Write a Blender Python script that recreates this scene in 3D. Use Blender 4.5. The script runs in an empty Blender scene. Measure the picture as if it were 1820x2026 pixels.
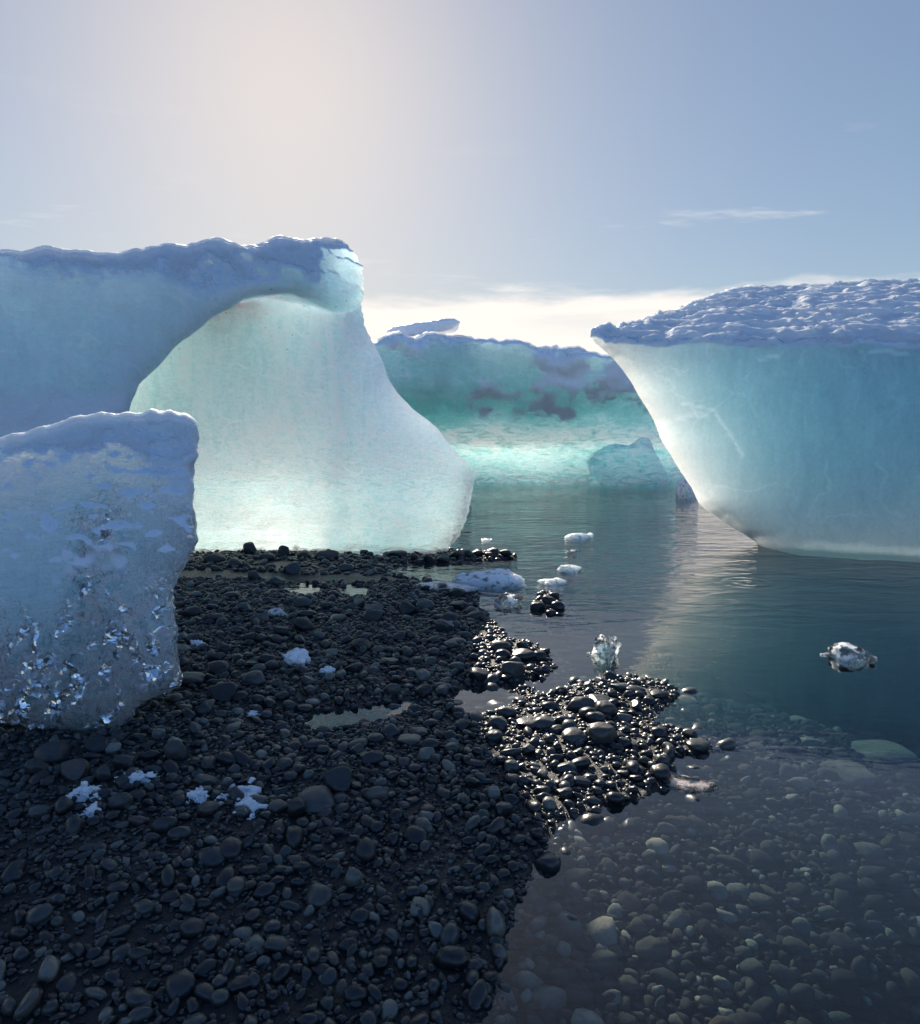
import bpy, bmesh, math, random
import numpy as np
from mathutils import Vector, Matrix

random.seed(7)
RNG = np.random.default_rng(7)
R = math.radians
SC = bpy.context.scene
COL = SC.collection

# ------------------------------------------------------------------ camera
CAM_H, FPX, HORIZON, CX, CY = 1.5, 1416.0, 870.0, 910.0, 1013.0
PITCH = math.atan((CY - HORIZON) / FPX)
SUN_AZ, SUN_EL = R(-13.0), R(26.5)
SUN_DIR = Vector((math.sin(SUN_AZ) * math.cos(SUN_EL), math.cos(SUN_AZ) * math.cos(SUN_EL), math.sin(SUN_EL)))

def ray(px, py):
    """direction of a traced outline point, for setting outlines out at their own distance"""
    a, b = (px - CX) / FPX, (CY - py) / FPX
    c, s = math.cos(PITCH), math.sin(PITCH)
    return np.array((a, c + b * s, -s + b * c))

def on_level(px, py, z=0.0):
    d = ray(px, py)
    t = (z - CAM_H) / d[2]
    return np.array((d[0] * t, d[1] * t))

def on_plane(px, py, q, n):
    """meets the vertical plane through q (x, y) with horizontal normal n"""
    d = ray(px, py)
    t = (q[0] * n[0] + q[1] * n[1]) / (d[0] * n[0] + d[1] * n[1])
    return np.array((d[0] * t, d[1] * t, CAM_H + d[2] * t))

# ------------------------------------------------------------------ noise
def _hash(ix, iy, iz, seed):
    h = (ix.astype(np.int64) * 374761393 + iy.astype(np.int64) * 668265263 + iz.astype(np.int64) * 2147483647 + seed * 974711) & 0xFFFFFFFF
    h = ((h ^ (h >> 13)) * 1274126177) & 0xFFFFFFFF
    h = ((h ^ (h >> 16)) * 2246822519) & 0xFFFFFFFF
    return h ^ (h >> 15)
_G = np.array([(1,1,0),(-1,1,0),(1,-1,0),(-1,-1,0),(1,0,1),(-1,0,1),(1,0,-1),(-1,0,-1),(0,1,1),(0,-1,1),(0,1,-1),(0,-1,-1)], np.float64)
def perlin(p, seed=0):
    p = np.asarray(p, np.float64)
    i = np.floor(p).astype(np.int64); f = p - i
    u = f * f * f * (f * (f * 6 - 15) + 10)
    out = 0.0
    for dx in (0, 1):
        wx = u[:, 0] if dx else 1 - u[:, 0]
        for dy in (0, 1):
            wy = u[:, 1] if dy else 1 - u[:, 1]
            for dz in (0, 1):
                wz = u[:, 2] if dz else 1 - u[:, 2]
                g = _G[_hash(i[:, 0] + dx, i[:, 1] + dy, i[:, 2] + dz, seed) % 12]
                out = out + wx * wy * wz * (g[:, 0] * (f[:, 0] - dx) + g[:, 1] * (f[:, 1] - dy) + g[:, 2] * (f[:, 2] - dz))
    return out
def fbm(p, octaves=4, seed=0, gain=0.5, ridged=False):
    p = np.asarray(p, np.float64); a, s, tot = 1.0, 0.0, 0.0
    for k in range(octaves):
        v = perlin(p, seed + k * 17)
        if ridged: v = 1 - 2 * np.abs(v)
        s = s + a * v; tot += a; a *= gain; p = p * 2.03 + 11.3
    return s / tot

# ------------------------------------------------------------------ mesh helpers
def link(name, me, mat=None, parent=None):
    o = bpy.data.objects.new(name, me); COL.objects.link(o)
    if mat is not None: me.materials.append(mat)
    if parent is not None: o.parent = parent
    return o

def mesh(name, v, faces, smooth=True):
    """faces: (n,3) or (n,4) integer array"""
    v = np.ascontiguousarray(v, np.float32); f = np.ascontiguousarray(faces, np.int32)
    n, k = f.shape
    me = bpy.data.meshes.new(name)
    me.vertices.add(len(v)); me.vertices.foreach_set('co', v.ravel())
    me.loops.add(n * k); me.loops.foreach_set('vertex_index', f.ravel())
    me.polygons.add(n); me.polygons.foreach_set('loop_start', np.arange(0, n * k, k, dtype=np.int32))
    me.polygons.foreach_set('use_smooth', np.full(n, smooth))
    me.update(calc_edges=True); me.validate()
    return me

def attr(me, name, values, kind='FLOAT'):
    a = me.attributes.new(name, kind, 'POINT')
    a.data.foreach_set('color' if kind == 'FLOAT_COLOR' else 'value', np.ascontiguousarray(values, np.float32).ravel())

def tag(o, label=None, category=None, group=None, kind=None):
    if label: o['label'] = label
    if category: o['category'] = category
    if group: o['group'] = group
    if kind: o['kind'] = kind
    return o

def normals(v, f):
    n = np.zeros_like(v)
    a, b, c = v[f[:, 0]], v[f[:, 1]], v[f[:, 2]]
    fn = np.cross(b - a, c - a)
    if f.shape[1] == 4: fn = fn + np.cross(c - a, v[f[:, 3]] - a)
    for k in range(f.shape[1]): np.add.at(n, f[:, k], fn)
    return n / np.maximum(np.linalg.norm(n, axis=1, keepdims=True), 1e-12)

def surface_nets(F, origin, h):
    """closed quad surface of F < 0 on a regular grid (h: spacing, scalar or per axis)"""
    nx, ny, nz = F.shape
    h = np.broadcast_to(np.asarray(h, np.float64), (3,))
    s = F < 0
    c = [s[i:nx - 1 + i, j:ny - 1 + j, k:nz - 1 + k] for i in (0, 1) for j in (0, 1) for k in (0, 1)]
    cnt = sum(x.astype(np.int8) for x in c)
    act = (cnt > 0) & (cnt < 8)
    I, J, K = np.nonzero(act)
    idx = np.full(act.shape, -1, np.int32); idx[I, J, K] = np.arange(len(I))
    off = [(i, j, k) for i in (0, 1) for j in (0, 1) for k in (0, 1)]
    val = np.stack([F[I + a, J + b, K + d] for a, b, d in off], 1).astype(np.float64)
    acc = np.zeros((len(I), 3)); m = np.zeros(len(I))
    for p in range(8):
        for q in range(p + 1, 8):
            d = np.array(off[q]) - np.array(off[p])
            if np.abs(d).sum() != 1: continue
            A, B = val[:, p], val[:, q]
            cr = (A < 0) != (B < 0)
            t = np.where(cr, A / np.where(cr, A - B, 1), 0)
            acc += np.where(cr[:, None], np.array(off[p]) + t[:, None] * d, 0); m += cr
    v = (np.stack((I, J, K), 1) + acc / m[:, None]) * h + np.asarray(origin)
    quads = []
    for ax in range(3):
        sh = [slice(1, -1)] * 3; sh[ax] = slice(0, -1)
        s0 = s[tuple(sh)]
        sh2 = list(sh); sh2[ax] = slice(1, None)
        s1 = s[tuple(sh2)]
        E = np.stack(np.nonzero(s0 != s1), 1)
        base = E.copy()
        for k in range(3):
            if k != ax: base[:, k] += 1
        b1, b2 = (ax + 1) % 3, (ax + 2) % 3
        def cell(d1, d2):
            q = base.copy(); q[:, b1] -= d1; q[:, b2] -= d2
            return idx[q[:, 0], q[:, 1], q[:, 2]]
        Q = np.stack((cell(1, 1), cell(0, 1), cell(0, 0), cell(1, 0)), 1)
        flip = s1[E[:, 0], E[:, 1], E[:, 2]]
        Q[flip] = Q[flip][:, ::-1]
        quads.append(Q)
    return v, np.concatenate(quads)

def axes(lo, hi, h):
    return [np.arange(a, b + h, h) for a, b in zip(lo, hi)]

def poly_sd(poly, X, Z):
    """signed distance (negative inside) of points to a 2-D polygon"""
    P = np.asarray(poly, np.float64)
    d2 = np.full(X.shape, 1e18); ins = np.zeros(X.shape, bool)
    for k in range(len(P)):
        a, b = P[k], P[(k + 1) % len(P)]
        e = b - a
        t = np.clip(((X - a[0]) * e[0] + (Z - a[1]) * e[1]) / max(e @ e, 1e-12), 0, 1)
        d2 = np.minimum(d2, (X - a[0] - t * e[0]) ** 2 + (Z - a[1] - t * e[1]) ** 2)
        cr = ((a[1] > Z) != (b[1] > Z))
        if abs(e[1]) > 1e-12:
            ins ^= cr & (X < a[0] + (Z - a[1]) / e[1] * e[0])
    d = np.sqrt(d2)
    return np.where(ins, -d, d)

def smax(a, b, k):
    h = np.clip(0.5 - 0.5 * (b - a) / k, 0, 1)
    return b * (1 - h) + a * h + k * h * (1 - h)
def smin(a, b, k): return -smax(-a, -b, k)
def sstep(a, b, x):
    t = np.clip((x - a) / (b - a), 0, 1); return t * t * (3 - 2 * t)

# ------------------------------------------------------------------ materials
class Mat:
    def __init__(self, name):
        self.m = bpy.data.materials.new(name); self.m.use_nodes = True
        self.t = self.m.node_tree; self.t.nodes.clear()
        self.out = self.n('ShaderNodeOutputMaterial')
    def n(self, kind, inp=None, **props):
        nd = self.t.nodes.new(kind)
        for k, v in props.items(): setattr(nd, k, v)
        for k, v in (inp or {}).items(): self.set(nd, k, v)
        return nd
    def set(self, nd, k, v):
        s = nd.inputs[k]
        if hasattr(v, 'is_output') or hasattr(v, 'links'): self.t.links.new(v, s)
        elif isinstance(v, bpy.types.Node): self.t.links.new(v.outputs[0], s)
        else:
            if isinstance(v, (tuple, list)) and len(v) == 3 and s.type == 'RGBA': v = (*v, 1)
            s.default_value = v
    def link(self, a, b): self.t.links.new(a, b)
    def surf(self, sh): self.t.links.new(sh.outputs[0] if isinstance(sh, bpy.types.Node) else sh, self.out.inputs['Surface'])
    def coord(self): return self.n('ShaderNodeNewGeometry').outputs['Position']
    def scaled(self, vec, sc):
        return self.n('ShaderNodeVectorMath', {0: vec, 1: sc}, operation='MULTIPLY').outputs[0]
    def noise(self, vec, scale, detail=4, rough=0.55, dist=0.0):
        return self.n('ShaderNodeTexNoise', {'Vector': vec, 'Scale': scale, 'Detail': detail, 'Roughness': rough, 'Distortion': dist}).outputs['Fac']
    def math(self, op, a, b=0.0, c=0.0, clamp=False):
        nd = self.n('ShaderNodeMath', {0: a, 1: b, 2: c}, operation=op); nd.use_clamp = clamp
        return nd.outputs[0]
    def ramp(self, fac, stops):
        nd = self.n('ShaderNodeValToRGB', {'Fac': fac}); cr = nd.color_ramp
        while len(cr.elements) < len(stops): cr.elements.new(0.5)
        for e, (p, c) in zip(cr.elements, stops):
            e.position = p
            e.color = (c, c, c, 1) if not isinstance(c, tuple) else (*c, 1)
        return nd.outputs[0]
    def step(self, v, a, b, lo=0.0, hi=1.0):
        return self.n('ShaderNodeMapRange', {'Value': v, 'From Min': a, 'From Max': b, 'To Min': lo, 'To Max': hi}, interpolation_type='SMOOTHSTEP').outputs[0]
    def bump(self, height, strength, dist, normal=None):
        nd = self.n('ShaderNodeBump', {'Height': height, 'Strength': strength, 'Distance': dist})
        if normal is not None: self.link(normal, nd.inputs['Normal'])
        return nd.outputs[0]
    def mix(self, f, a, b):
        return self.n('ShaderNodeMixShader', {0: f, 1: a, 2: b})
    def attr(self, name):
        return self.n('ShaderNodeAttribute', attribute_name=name)

def snow_shader(M, pos, extra=None):
    b = M.bump(M.noise(pos, 7, 8, 0.70), 0.55, 0.08)
    b = M.bump(M.noise(pos, 70, 3, 0.6), 0.35, 0.01, b)
    p = M.n('ShaderNodeBsdfPrincipled', {'Base Color': (0.91, 0.92, 0.93), 'Roughness': 0.55, 'Normal': b,
        'Subsurface Weight': 0.35, 'Subsurface Radius': (0.06, 0.08, 0.10), 'Subsurface Scale': 1.0, 'IOR': 1.31})
    return p

def ice_material(name, color, radius, scale, vein=0.5, rough=0.25, bumps=((2.5, .4, .12), (14, .35, .03)), stretch=(1, 1, 1),
                 glass=None, glass_bump=((10, .9, .08), (40, .6, .02)), glass_tint=(.93, .98, 1.0), fine=1.0, ripple=0.0, specks=0.0, size=1.0, deep=(.72, .85, .89), rscale=(5.0, 5.0, 17), gscale=30, gwarp=2.4, facets=0.0):
    """backlit glacier ice: light walks through the body, thin parts glow; bubbles, veins and grit are in the ice itself.
    vertex marks: 'snow' lying snow, 'frost' bubbly frosted ice, 'clear' glassy ice, 'rippled' melt ripples"""
    M = Mat(name); pos = M.scaled(M.coord(), (1 / size,) * 3); sp = M.scaled(pos, stretch)
    nrm = None
    for sc, st, di in bumps: nrm = M.bump(M.noise(sp, sc, 5, 0.6), st, di * size, nrm)
    def around(v, amt): return M.math('MULTIPLY_ADD', M.math('SUBTRACT', v, .5), 2 * amt, 1.0)
    big = around(M.noise(M.scaled(pos, (1.0, 1.0, .55)), 1.5, 6, 0.62, 0.6), .32 * vein)
    streak = around(M.noise(M.scaled(pos, (3.2, 3.2, .8)), 1.2, 6, .68, 1.6), .26 * fine)
    grain = around(M.noise(sp, 16, 6, .72, .5), .26 * fine)
    k = M.math('MULTIPLY', M.math('MULTIPLY', big, streak), grain)
    if ripple:
        rp = M.noise(M.scaled(pos, rscale), 1.0, 4, .55, 1.3)
        rm = M.attr('rippled').outputs['Fac']
        k = M.math('MULTIPLY', k, M.math('MULTIPLY_ADD', M.math('MULTIPLY', M.math('SUBTRACT', rp, .5), 2 * ripple), rm, 1.0))  # play of light in the ripples, put into the ice colour
        nrm = M.bump(M.math('MULTIPLY', rp, rm), .8, .05 * size, nrm)
    if facets:
        wp = M.n('ShaderNodeVectorMath', {0: M.scaled(pos, (1, 1, .8)), 1: M.scaled(M.n('ShaderNodeTexNoise', {'Vector': pos, 'Scale': 9, 'Detail': 4}).outputs['Color'], (.10, .10, .10))}, operation='ADD').outputs[0]
        hts = []
        for sc in (7.0, 19.0, 44.0):
            vo = M.n('ShaderNodeTexVoronoi', {'Vector': wp, 'Scale': sc, 'Randomness': 1.0})
            hts.append((vo.outputs['Distance'], M.n('ShaderNodeSeparateXYZ', {0: vo.outputs['Color']}).outputs[0]))
        cm = M.step(M.math('ADD', M.attr('clear').outputs['Fac'], M.math('MULTIPLY', M.math('SUBTRACT', M.noise(pos, 4, 5, .65), .5), .9)), .05, .55)
        for (d, r), wgt, hi in zip(hts, (.30, .50, .40), (.06, .035, .015)):
            k = M.math('MULTIPLY', k, M.math('MULTIPLY_ADD', M.math('MULTIPLY', M.math('SUBTRACT', M.math('POWER', r, .7), .45), 2 * wgt * facets), cm, 1.0))  # bright and dark facets painted into the colour in place of refraction
            nrm = M.bump(M.math('MULTIPLY', M.math('ADD', d, r), cm), 1.0, hi, nrm)
    # bright healed cracks
    cr = M.n('ShaderNodeTexVoronoi', {'Vector': M.n('ShaderNodeVectorMath', {0: sp, 1: M.n('ShaderNodeTexNoise', {'Vector': pos, 'Scale': 1.6, 'Detail': 4}).outputs['Color']}, operation='ADD').outputs[0], 'Scale': .9}, feature='DISTANCE_TO_EDGE').outputs['Distance']
    cr = M.math('MULTIPLY', M.step(cr, .030, .004), M.step(M.noise(pos, 2.1, 3), .42, .62, 0, .16 * fine))
    k = M.math('ADD', k, cr)
    k = M.math('ADD', k, M.math('MULTIPLY', M.attr('vein').outputs['Fac'], .38))
    if specks:
        s1 = M.step(M.noise(M.scaled(pos, (1, 1, 1.4)), 15, 3, .6), .66, .72)
        s2 = M.step(M.noise(pos, 1.8, 3), .46, .62)
        dirt = M.math('MULTIPLY', M.math('MULTIPLY', s1, s2), M.math('MULTIPLY', M.attr('gritty').outputs['Fac'], specks))
        k = M.math('MULTIPLY', k, M.math('SUBTRACT', 1.0, dirt))
    dm = M.n('ShaderNodeMix', {'Factor': M.attr('deep').outputs['Fac'], 6: color, 7: tuple(a * b for a, b in zip(color, deep))}, data_type='RGBA').outputs[2]  # weaker glow of thick ice painted as a darker colour
    c = M.n('ShaderNodeVectorMath', {0: dm, 1: (0, 0, 0)}, operation='SCALE'); M.set(c, 'Scale', k)
    c2 = M.n('ShaderNodeVectorMath', {0: c.outputs[0], 1: (.985, .985, .985)}, operation='MINIMUM').outputs[0]
    ice = M.n('ShaderNodeBsdfPrincipled', {'Base Color': c2, 'Roughness': rough, 'Normal': nrm, 'IOR': 1.31,
        'Subsurface Weight': 1.0, 'Subsurface Radius': radius, 'Subsurface Scale': scale}, subsurface_method='RANDOM_WALK')
    body = ice
    if glass is not None:
        gn = None
        for sc, st, di in glass_bump: gn = M.bump(M.noise(sp, sc, 4, 0.6, .8), st, di, gn)
        g = M.n('ShaderNodeBsdfGlass', {'Color': glass_tint, 'Roughness': 0.03, 'IOR': 1.31, 'Normal': gn})
        gm = M.attr('clear').outputs['Fac']
        gm = M.math('ADD', gm, M.math('MULTIPLY', M.math('SUBTRACT', M.noise(sp, gscale, 4, .65, .6), 0.5), gwarp))
        gm = M.step(gm, 0.42, 0.62, 0.0, glass)
        body = M.mix(gm, ice, g)
    if facets:
        vn = M.n('ShaderNodeTexVoronoi', {'Vector': M.scaled(wp, (.7, .7, 1.25)), 'Scale': 62.0})
        tl = M.n('ShaderNodeVectorMath', {0: vn.outputs['Color'], 1: (.5, .5, .35)}, operation='SUBTRACT').outputs[0]
        nn = M.n('ShaderNodeVectorMath', {0: M.scaled(tl, (1.7, 1.7, 2.2)), 1: M.n('ShaderNodeNewGeometry').outputs['Normal']}, operation='ADD').outputs[0]
        nn = M.n('ShaderNodeVectorMath', {0: nn}, operation='NORMALIZE').outputs[0]
        gt = M.n('ShaderNodeBsdfGlossy', {'Color': (1.0, .97, .92), 'Roughness': .16, 'Normal': nn})  # glints: warm light put into the mirror colour
        gmask = M.math('MULTIPLY', M.step(M.noise(M.scaled(pos, (1, 1, .6)), 7, 4, .62, .5), .44, .57), M.math('MULTIPLY', cm, M.step(hts[1][1], .30, .60, 0, .8)))
        body = M.mix(gmask, body, gt)
    snowy = snow_shader(M, pos)
    fr = M.math('MULTIPLY', M.attr('frost').outputs['Fac'], M.step(M.noise(pos, 2.6, 6, .68), .28, .62, .55, 1.0))
    body = M.mix(fr, body, snowy)
    sn = M.attr('snow').outputs['Fac']
    sn = M.math('ADD', sn, M.math('MULTIPLY', M.math('SUBTRACT', M.noise(pos, 6, 10, .78, .4), 0.5), M.step(sn, .0, .2, 0, 1.25)))
    sn = M.step(sn, 0.30, 0.72)
    M.surf(M.mix(sn, body, snowy))
    return M.m

def stone_nodes(M, fac, dry=None):
    """stones of mixed colour; wet and glossy where they stand near the water level"""
    pos = M.coord()
    base = M.ramp(fac, [(0.0, (.012, .013, .014)), (.30, (.023, .024, .0245)), (.5, (.036, .038, .037)), (.62, (.050, .055, .049)),
                        (.72, (.055, .043, .036)), (.80, (.085, .088, .076)), (.90, (.17, .165, .13)), (1.0, (.30, .27, .19))])
    mot = M.noise(pos, 45, 5, .65)
    mul = M.n('ShaderNodeMix', {'Factor': 1.0, 6: base, 7: M.ramp(mot, [(0.25, .62), (0.5, 1.0), (.8, 1.35)])}, data_type='RGBA', blend_type='MULTIPLY')
    z = M.n('ShaderNodeSeparateXYZ', {0: pos}).outputs[2]
    wet = M.step(M.math('ADD', z, M.math('MULTIPLY', M.math('SUBTRACT', M.noise(pos, 2.2, 3), .5), .10)), 0.05, 0.15, 1.0, 0.0)
    col = M.n('ShaderNodeMix', {'Factor': wet, 6: M.n('ShaderNodeHueSaturation', {'Color': mul.outputs[2], 'Value': 1.35}), 7: mul.outputs[2]}, data_type='RGBA')
    ro = M.n('ShaderNodeMapRange', {'Value': wet, 'To Min': 0.6, 'To Max': 0.34}).outputs[0]
    nb = M.bump(M.noise(pos, 60, 5, .6), 0.25, .008)
    # under water the sheen is gone: stone against water hardly mirrors
    dry_side = M.step(z, -.02, .005)
    return M.n('ShaderNodeBsdfPrincipled', {'Base Color': col.outputs[2], 'Roughness': M.math('MAXIMUM', ro, M.math('SUBTRACT', 1.0, dry_side)), 'IOR': 1.45, 'Normal': nb, 'Specular IOR Level': M.math('MULTIPLY', dry_side, .5)})

M_ = Mat('shingle_stone'); M_.surf(stone_nodes(M_, M_.attr('hue').outputs['Fac'])); MAT_SHINGLE = M_.m
M_ = Mat('cobble_stone'); M_.surf(stone_nodes(M_, M_.n('ShaderNodeAttribute', attribute_type='OBJECT', attribute_name='hue').outputs['Fac'])); MAT_COBBLE = M_.m

M_ = Mat('black_gravel'); p_ = M_.coord()
M_.surf(M_.n('ShaderNodeBsdfPrincipled', {'Base Color': M_.ramp(M_.noise(p_, 60, 6, .7), [(.3, (.006, .006, .007)), (.6, (.022, .023, .024)), (.8, (.05, .05, .046))]),
    'Roughness': .45, 'Specular IOR Level': M_.step(M_.n('ShaderNodeSeparateXYZ', {0: p_}).outputs[2], -.02, .01, 0.0, .5), 'Normal': M_.bump(M_.noise(p_, 55, 6, .65), 1.0, .03)}))
MAT_GROUND = M_.m

M_ = Mat('granular_snow'); M_.surf(snow_shader(M_, M_.coord())); MAT_SNOW = M_.m
M_ = Mat('thin_snow'); p_ = M_.coord()
M_.surf(M_.mix(M_.math('SUBTRACT', 1.0, M_.math('MULTIPLY', M_.step(M_.math('ADD', M_.attr('cover').outputs['Fac'], M_.math('MULTIPLY', M_.math('SUBTRACT', M_.noise(p_, 6, 6, .7), .5), M_.step(M_.attr('cover').outputs['Fac'], 0, .3, 0, .9))), .05, .80), .68)), snow_shader(M_, p_), M_.n('ShaderNodeBsdfTransparent', {'Color': (.93, .97, 1.0)}))); MAT_CAP = M_.m
MAT_BERG = ice_material('pale_glacier_ice', (.865, .955, .958), (.60, 1.0, 1.05), 4.8, vein=.85, bumps=((1.6, .5, .15), (7, .45, .05), (26, .4, .015)), stretch=(1, 1, 1.6), ripple=.65, specks=1.0, fine=1.2)
MAT_RIGHT = ice_material('blue_glacier_ice', (.49, .71, .74), (.90, 1.0, 1.05), 4.5, vein=.5, rough=.35, bumps=((1.2, .35, .15), (16, .25, .02)), fine=.75, specks=.6)
FAR_KW = dict(vein=.8, rough=.12, bumps=((1.4, .8, .2), (6, .9, .08)), stretch=(1, 1, 1.8), ripple=1.1, size=2.2, fine=.9, rscale=(3.2, 3.2, 11), deep=(.58, .66, .62), specks=.6)
MAT_FAR = ice_material('green_glacier_ice', (.70, .88, .87), (.60, 1.0, 1.02), 10.0, **FAR_KW)
MAT_LUMP = ice_material('clear_blue_ice', (.62, .88, .96), (.9, .97, 1.0), 2.4, vein=.3, rough=.10, bumps=((5, .8, .08), (16, .8, .03)), stretch=(1, 1, 1.3), glass=.2, glass_bump=((12, 1.0, .10), (35, 1.0, .03)), fine=.5, ripple=.2, gscale=14, gwarp=1.2, facets=.7)
def small_ice(name, glass_frac, tint=(.96, .99, 1.0), bump=1.0):
    M = Mat(name); pos = M.coord()
    n = M.bump(M.noise(pos, 22, 4, .6, .5), .7 * bump, .03); n = M.bump(M.noise(pos, 90, 3, .6), .5 * bump, .006, n)
    w = M.n('ShaderNodeBsdfPrincipled', {'Base Color': (.86, .9, .92), 'Roughness': .25, 'Normal': n, 'Subsurface Weight': 1.0,
        'Subsurface Radius': (.10, .15, .17), 'Subsurface Scale': 2.0, 'IOR': 1.31})
    g = M.n('ShaderNodeBsdfGlass', {'Color': tint, 'Roughness': .03, 'IOR': 1.28, 'Normal': n})
    f = M.step(M.noise(pos, 14, 4, .6), .62 - .5 * glass_frac, .82 - .5 * glass_frac)
    M.surf(M.mix(f, w, g))
    return M.m
MAT_CHUNK = small_ice('melting_white_ice', .22)
MAT_CLEAR = small_ice('melting_clear_ice', .5, bump=1.8)

# water: clear glacial water, reflective by angle, tinted by depth
M_ = Mat('lagoon_water'); p_ = M_.coord()
sx = M_.n('ShaderNodeSeparateXYZ', {0: p_})
amp = M_.step(sx.outputs[1], 4.2, 9.5, .10, 1.0)
patch = M_.step(M_.noise(M_.scaled(p_, (.35, .8, 1)), .55, 3, .5), .35, .65, .45, 1.0)
w1 = M_.noise(M_.scaled(p_, (1.0, 2.0, 1)), 1.7, 2, .5, .6)
w2 = M_.noise(M_.scaled(p_, (1.0, 2.4, 1)), 7.0, 2, .5, .3)
wv = M_.math('MULTIPLY', M_.math('ADD', w1, M_.math('MULTIPLY', w2, .22)), M_.math('MULTIPLY', amp, patch))
ring_at = on_level(1480, 1152)
rd = M_.n('ShaderNodeVectorMath', {0: p_, 1: (float(ring_at[0]), float(ring_at[1]), 0.0)}, operation='DISTANCE').outputs['Value']
rg = M_.math('MULTIPLY', M_.math('SINE', M_.math('MULTIPLY', rd, 38.0)), M_.step(rd, .50, .10, 0.0, .07))
wv = M_.math('ADD', wv, rg)
wn = M_.bump(wv, 1.0, .055)
cs = M_.math('ABSOLUTE', M_.n('ShaderNodeVectorMath', {0: wn, 1: M_.n('ShaderNodeNewGeometry').outputs['Incoming']}, operation='DOT_PRODUCT').outputs['Value'])
fr = M_.math('MULTIPLY_ADD', M_.math('POWER', M_.math('SUBTRACT', 1.0, cs, clamp=True), 3.0), .60, .03)
gl = M_.n('ShaderNodeBsdfGlossy', {'Color': (1, 1, 1), 'Roughness': .02, 'Normal': wn})
tr = M_.n('ShaderNodeBsdfTransparent', {'Color': (.97, .99, .99)})
M_.surf(M_.mix(fr, tr, gl))
va = M_.n('ShaderNodeVolumeAbsorption', {'Color': (.10, .52, .54), 'Density': 1.5})
M_.link(va.outputs[0], M_.out.inputs['Volume'])
MAT_WATER = M_.m

# ------------------------------------------------------------------ ground
SHORE = [(-900, 1110), (380, 1090), (880, 1090), (960, 1094), (1022, 1099), (1018, 1104), (930, 1112), (905, 1117), (840, 1117), (790, 1121), (772, 1131), (830, 1148), (890, 1158),
         (950, 1174), (945, 1195), (960, 1215), (985, 1240), (1003, 1262), (1060, 1276), (1086, 1296), (1088, 1328), (1060, 1340), (1020, 1346), (985, 1352),
         (930, 1357), (890, 1376), (893, 1398), (925, 1416), (975, 1412), (1010, 1400), (1030, 1384), (1060, 1372), (1075, 1380), (1110, 1368), (1160, 1350), (1215, 1342), (1270, 1340),
         (1315, 1352), (1345, 1374), (1320, 1390), (1300, 1410), (1292, 1432), (1350, 1448), (1402, 1468), (1408, 1484), (1345, 1492), (1322, 1510), (1332, 1548), (1290, 1570),
         (1200, 1592), (1110, 1622), (1060, 1700), (1010, 1820), (960, 2000), (930, 2300), (920, 3000), (-3000, 3000)]
PUDDLES = [[(622, 1424), (640, 1412), (700, 1406), (740, 1398), (790, 1392), (822, 1396), (815, 1406), (780, 1412), (760, 1424), (720, 1426), (690, 1434), (640, 1442)],
           [(566, 1166), (590, 1154), (625, 1160), (632, 1172), (600, 1177)], [(672, 1168), (690, 1158), (722, 1164), (720, 1177), (690, 1180)]]
ISLETS = [[(1056, 1190), (1072, 1172), (1095, 1172), (1108, 1186), (1106, 1210), (1080, 1214)], [(1018, 1366), (1040, 1360), (1060, 1366), (1044, 1376)]]
def lvl(poly, z=0.0): return [on_level(a, min(b, 3000), z) for a, b in poly]
def wider(p, k):
    c = np.mean(p, 0); return [tuple(c + (np.array(a) - c) * k) for a in p]
SHORE_W, PUD_W, ISL_W = lvl(SHORE), [wider(lvl(p), 1.18) for p in PUDDLES], [lvl(p) for p in ISLETS]

def graded(lo, hi, step, far, n):
    mid = np.arange(lo, hi + step * .5, step)
    g = np.geomspace(step * 1.5, far, n)
    return np.concatenate(((lo - g)[::-1], mid, hi + g))

def ground_z(X, Y):
    sd = -poly_sd(SHORE_W, X, Y)                       # positive on land
    for p in ISL_W: sd = np.maximum(sd, -poly_sd(p, X, Y))
    q = np.stack((X.ravel(), Y.ravel(), np.zeros(X.size)), 1)
    bumpy = fbm(q * 1.6, 3, 5).reshape(X.shape)
    land = 0.010 + .055 * (1 - np.exp(-np.maximum(sd, 0) / .8)) + .018 * bumpy * sstep(.05, .4, sd)
    dep = np.maximum(-sd, 0)
    bed = -.02 * sstep(0, .03, dep) - .17 * dep - .35 * np.maximum(dep - .9, 0) - .30 * sstep(0, .5, dep) * sstep(3.6, 5.6, Y)
    bed = np.maximum(bed, -1.5) + .02 * bumpy * sstep(0, .2, dep)
    z = np.where(sd > 0, land, bed)
    for p in PUD_W:
        s = poly_sd(p, X, Y)
        z = np.where(s < .35, np.minimum(z, .004 + .14 * s - .035 * sstep(.01, -.03, s)), z)
    return z

gx = graded(-4.6, 4.4, .04, 2500, 34); gy = graded(1.0, 11.0, .04, 2500, 34)
GX, GY = np.meshgrid(gx, gy, indexing='ij')
GZ = ground_z(GX, GY)
def grid_faces(nx, ny):
    i = np.arange(nx * ny).reshape(nx, ny)
    return np.stack((i[:-1, :-1], i[1:, :-1], i[1:, 1:], i[:-1, 1:]), -1).reshape(-1, 4)
gme = mesh('ground', np.stack((GX, GY, GZ), -1).reshape(-1, 3), grid_faces(len(gx), len(gy)))
tag(link('ground', gme, MAT_GROUND), kind='structure', label='black gravel beach running down under the lagoon water')

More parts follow.
